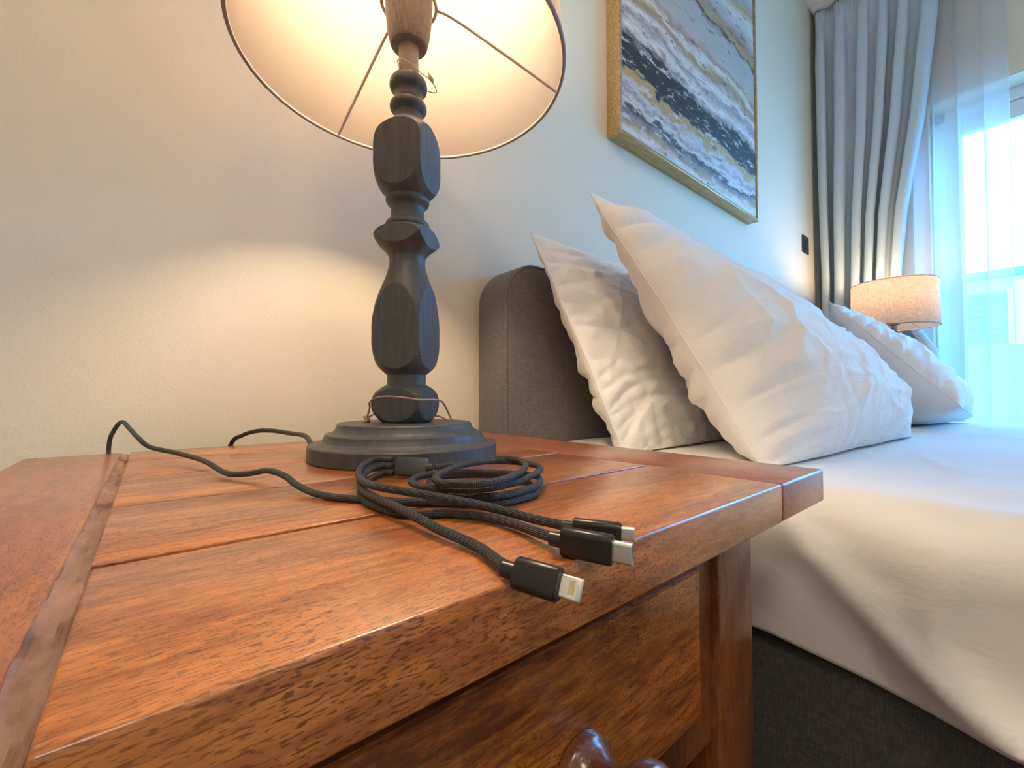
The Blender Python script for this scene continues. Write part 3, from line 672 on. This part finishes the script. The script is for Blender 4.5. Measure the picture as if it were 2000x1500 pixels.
# ------------------------------------------------------------------ picture
pc = thing('framed_painting', (1.43, .735, H + .715), 'abstract painting in gold frame hanging above the bed', 'painting')
px0, px1, pz0, pz1, py = .962, 1.910, H + .718, H + 1.66, .690
def frame_side(nm, x0, x1, z0, z1): return box(nm, x0, x1, py, .734, z0, z1, GOLDF, pc, .0012)
lip = .010
frame_side('frame_side', px0, px0 + lip, pz0, pz1); frame_side('frame_side', px1 - lip, px1, pz0, pz1)
frame_side('frame_side', px0 + lip, px1 - lip, pz0, pz0 + lip); frame_side('frame_side', px0 + lip, px1 - lip, pz1 - lip, pz1)
box('backing', px0 + lip, px1 - lip, .722, .734, pz0 + lip, pz1 - lip, DARKB, pc)
box('canvas', px0 + lip + .004, px1 - lip - .004, py + .006, .7219, pz0 + lip + .004, pz1 - lip - .004, CANVAS, pc, .001)

# ------------------------------------------------------------------ switch
sw = thing('light_switch', (2.65, .735, H + .80), 'small black light switch on cream wall left of curtain', 'switch')
box('switch_plate', 2.600, 2.690, .727, .7349, H + .755, H + .845, DARKB, sw, .003)
box('rocker', 2.625, 2.665, .724, .7271, H + .775, H + .825, DARKB, sw, .0015)

# ------------------------------------------------------------------ curtains
tr = box('curtain_track', 2.79, 2.93, -1.95, .72, ZC - .03, ZC, TRIM); props(tr, 'white curtain track on the ceiling above balcony door', 'curtain track')
def interp(tab, z):
    for (z0, a), (z1, b) in zip(tab, tab[1:]):
        if z0 <= z <= z1:
            t = (z - z0) / (z1 - z0); t = t * t * (3 - 2 * t) if False else t; return a + (b - a) * t
    return tab[0][1] if z < tab[0][0] else tab[-1][1]
def curtain():
    V = []; F = []; ns = 420; nz = 110; ZT = H + 2.135
    right = [(.02, .20), (.5, .21), (H + .22, .25), (H + .45, .375), (H + .62, .372), (H + .92, .345), (H + 1.37, .272), (H + 1.82, .222), (H + 2.2, .20)]
    left = [(.02, .700), (H + .45, .690), (H + .65, .688), (H + 1.2, .700), (H + 2.2, .712)]
    nf = 5.6
    for j in range(nz + 1):
        z = .02 + (ZT - .02) * j / nz; yl = interp(left, z); yr = interp(right, z); w_ = yl - yr
        hd = max(0, (z - (ZT - .10)) / .10)        # header tape zone
        gather = max(0, min(1, (ZT - z) / .30))
        for i in range(ns + 1):
            s = i / ns
            ph = nf * (s + .018 * math.sin(s * 9 + .6)) * 2 * math.pi + .25 * math.sin(z * 1.7 + s * 5)
            amp = .036 * (.35 + .65 * gather) * (1 + .25 * math.sin(s * 11))
            tight = 1 / max(.5, w_ / .42)
            sn = math.sin(ph); x = 2.815 - amp * min(1.15, tight) * (abs(sn) ** .75) * (1 if sn > 0 else -1)
            mm = .010 * math.sin(2 * ph) * gather
            x += hd * .006 * math.sin(s * 2 * math.pi * 34)
            x += .006 * noise.noise(Vector((s * 9, z * 1.5, 2))) 
            # the leading edge turns back and falls behind
            if s > .93: x += (s - .93) / .07 * .03
            y = yl - w_ * s + mm
            V.append((x, y, z))
    n = ns + 1
    for j in range(nz):
        for i in range(ns): a = j * n + i; F.append((a, a + 1, a + n + 1, a + n))
    o = mesh('curtain', V, F, CURT, None, 180); so = o.modifiers.new('thickness', 'SOLIDIFY'); so.thickness = .002
    props(o, 'blue-grey pleated curtain hanging in the corner left of balcony door', 'curtain')
curtain()
def sheer(yl, yr, label, seed):
    V = []; F = []; ns = 700; nz = 40; ZT = H + 2.135; Wd = yl - yr; nf = round(Wd / .076)
    for j in range(nz + 1):
        z = .02 + (ZT - .02) * j / nz
        for i in range(ns + 1):
            s = i / ns; g = s * nf + .25 * noise.noise(Vector((s * 6, seed, 0))) + .06 * noise.noise(Vector((s * 5, z * 1.2, seed)))
            ph = 2 * math.pi * g
            y = yl - Wd * s + .0185 * math.sin(ph) + .008 * noise.noise(Vector((s * 4, z * 1.4, seed + 4)))
            x = 2.925 + .017 * math.cos(ph) + .006 * noise.noise(Vector((s * 8, z * 1.2, seed + 7)))
            V.append((x, y, z))
    n = ns + 1
    for j in range(nz):
        for i in range(ns): a = j * n + i; F.append((a, a + 1, a + n + 1, a + n))
    o = mesh('sheer_curtain', V, F, SHEER, None, 180)
    props(o, label, 'curtain')
sheer(.66, .020, 'white sheer curtain hanging before the balcony door', 1.0)

# ------------------------------------------------------------------ far nightstand
fn = thing('nightstand', (2.62, .46, 0), 'mahogany nightstand on the far side of the bed, under the drum-shade lamp', 'nightstand')
box('tabletop', 2.37, 2.765, .235, .66, .572, .5995, W_TOP, fn, .002)
for x in (2.385, 2.70):
    for y in (.25, .59): box('leg', x, x + .05, y, y + .05, 0, .572, W_LEG, fn, .002)
box('drawer', 2.44, 2.695, .255, .60, .44, .56, W_FRONT, fn, .002)
lathe('knob', [(.0005, 0), (.012, 0), (.008, .01), (.014, .02), (.010, .028), (.0005, .030)], 2.5675, .255, W_KNOB, fn, 20, 60, axis='Y', cz=.50)
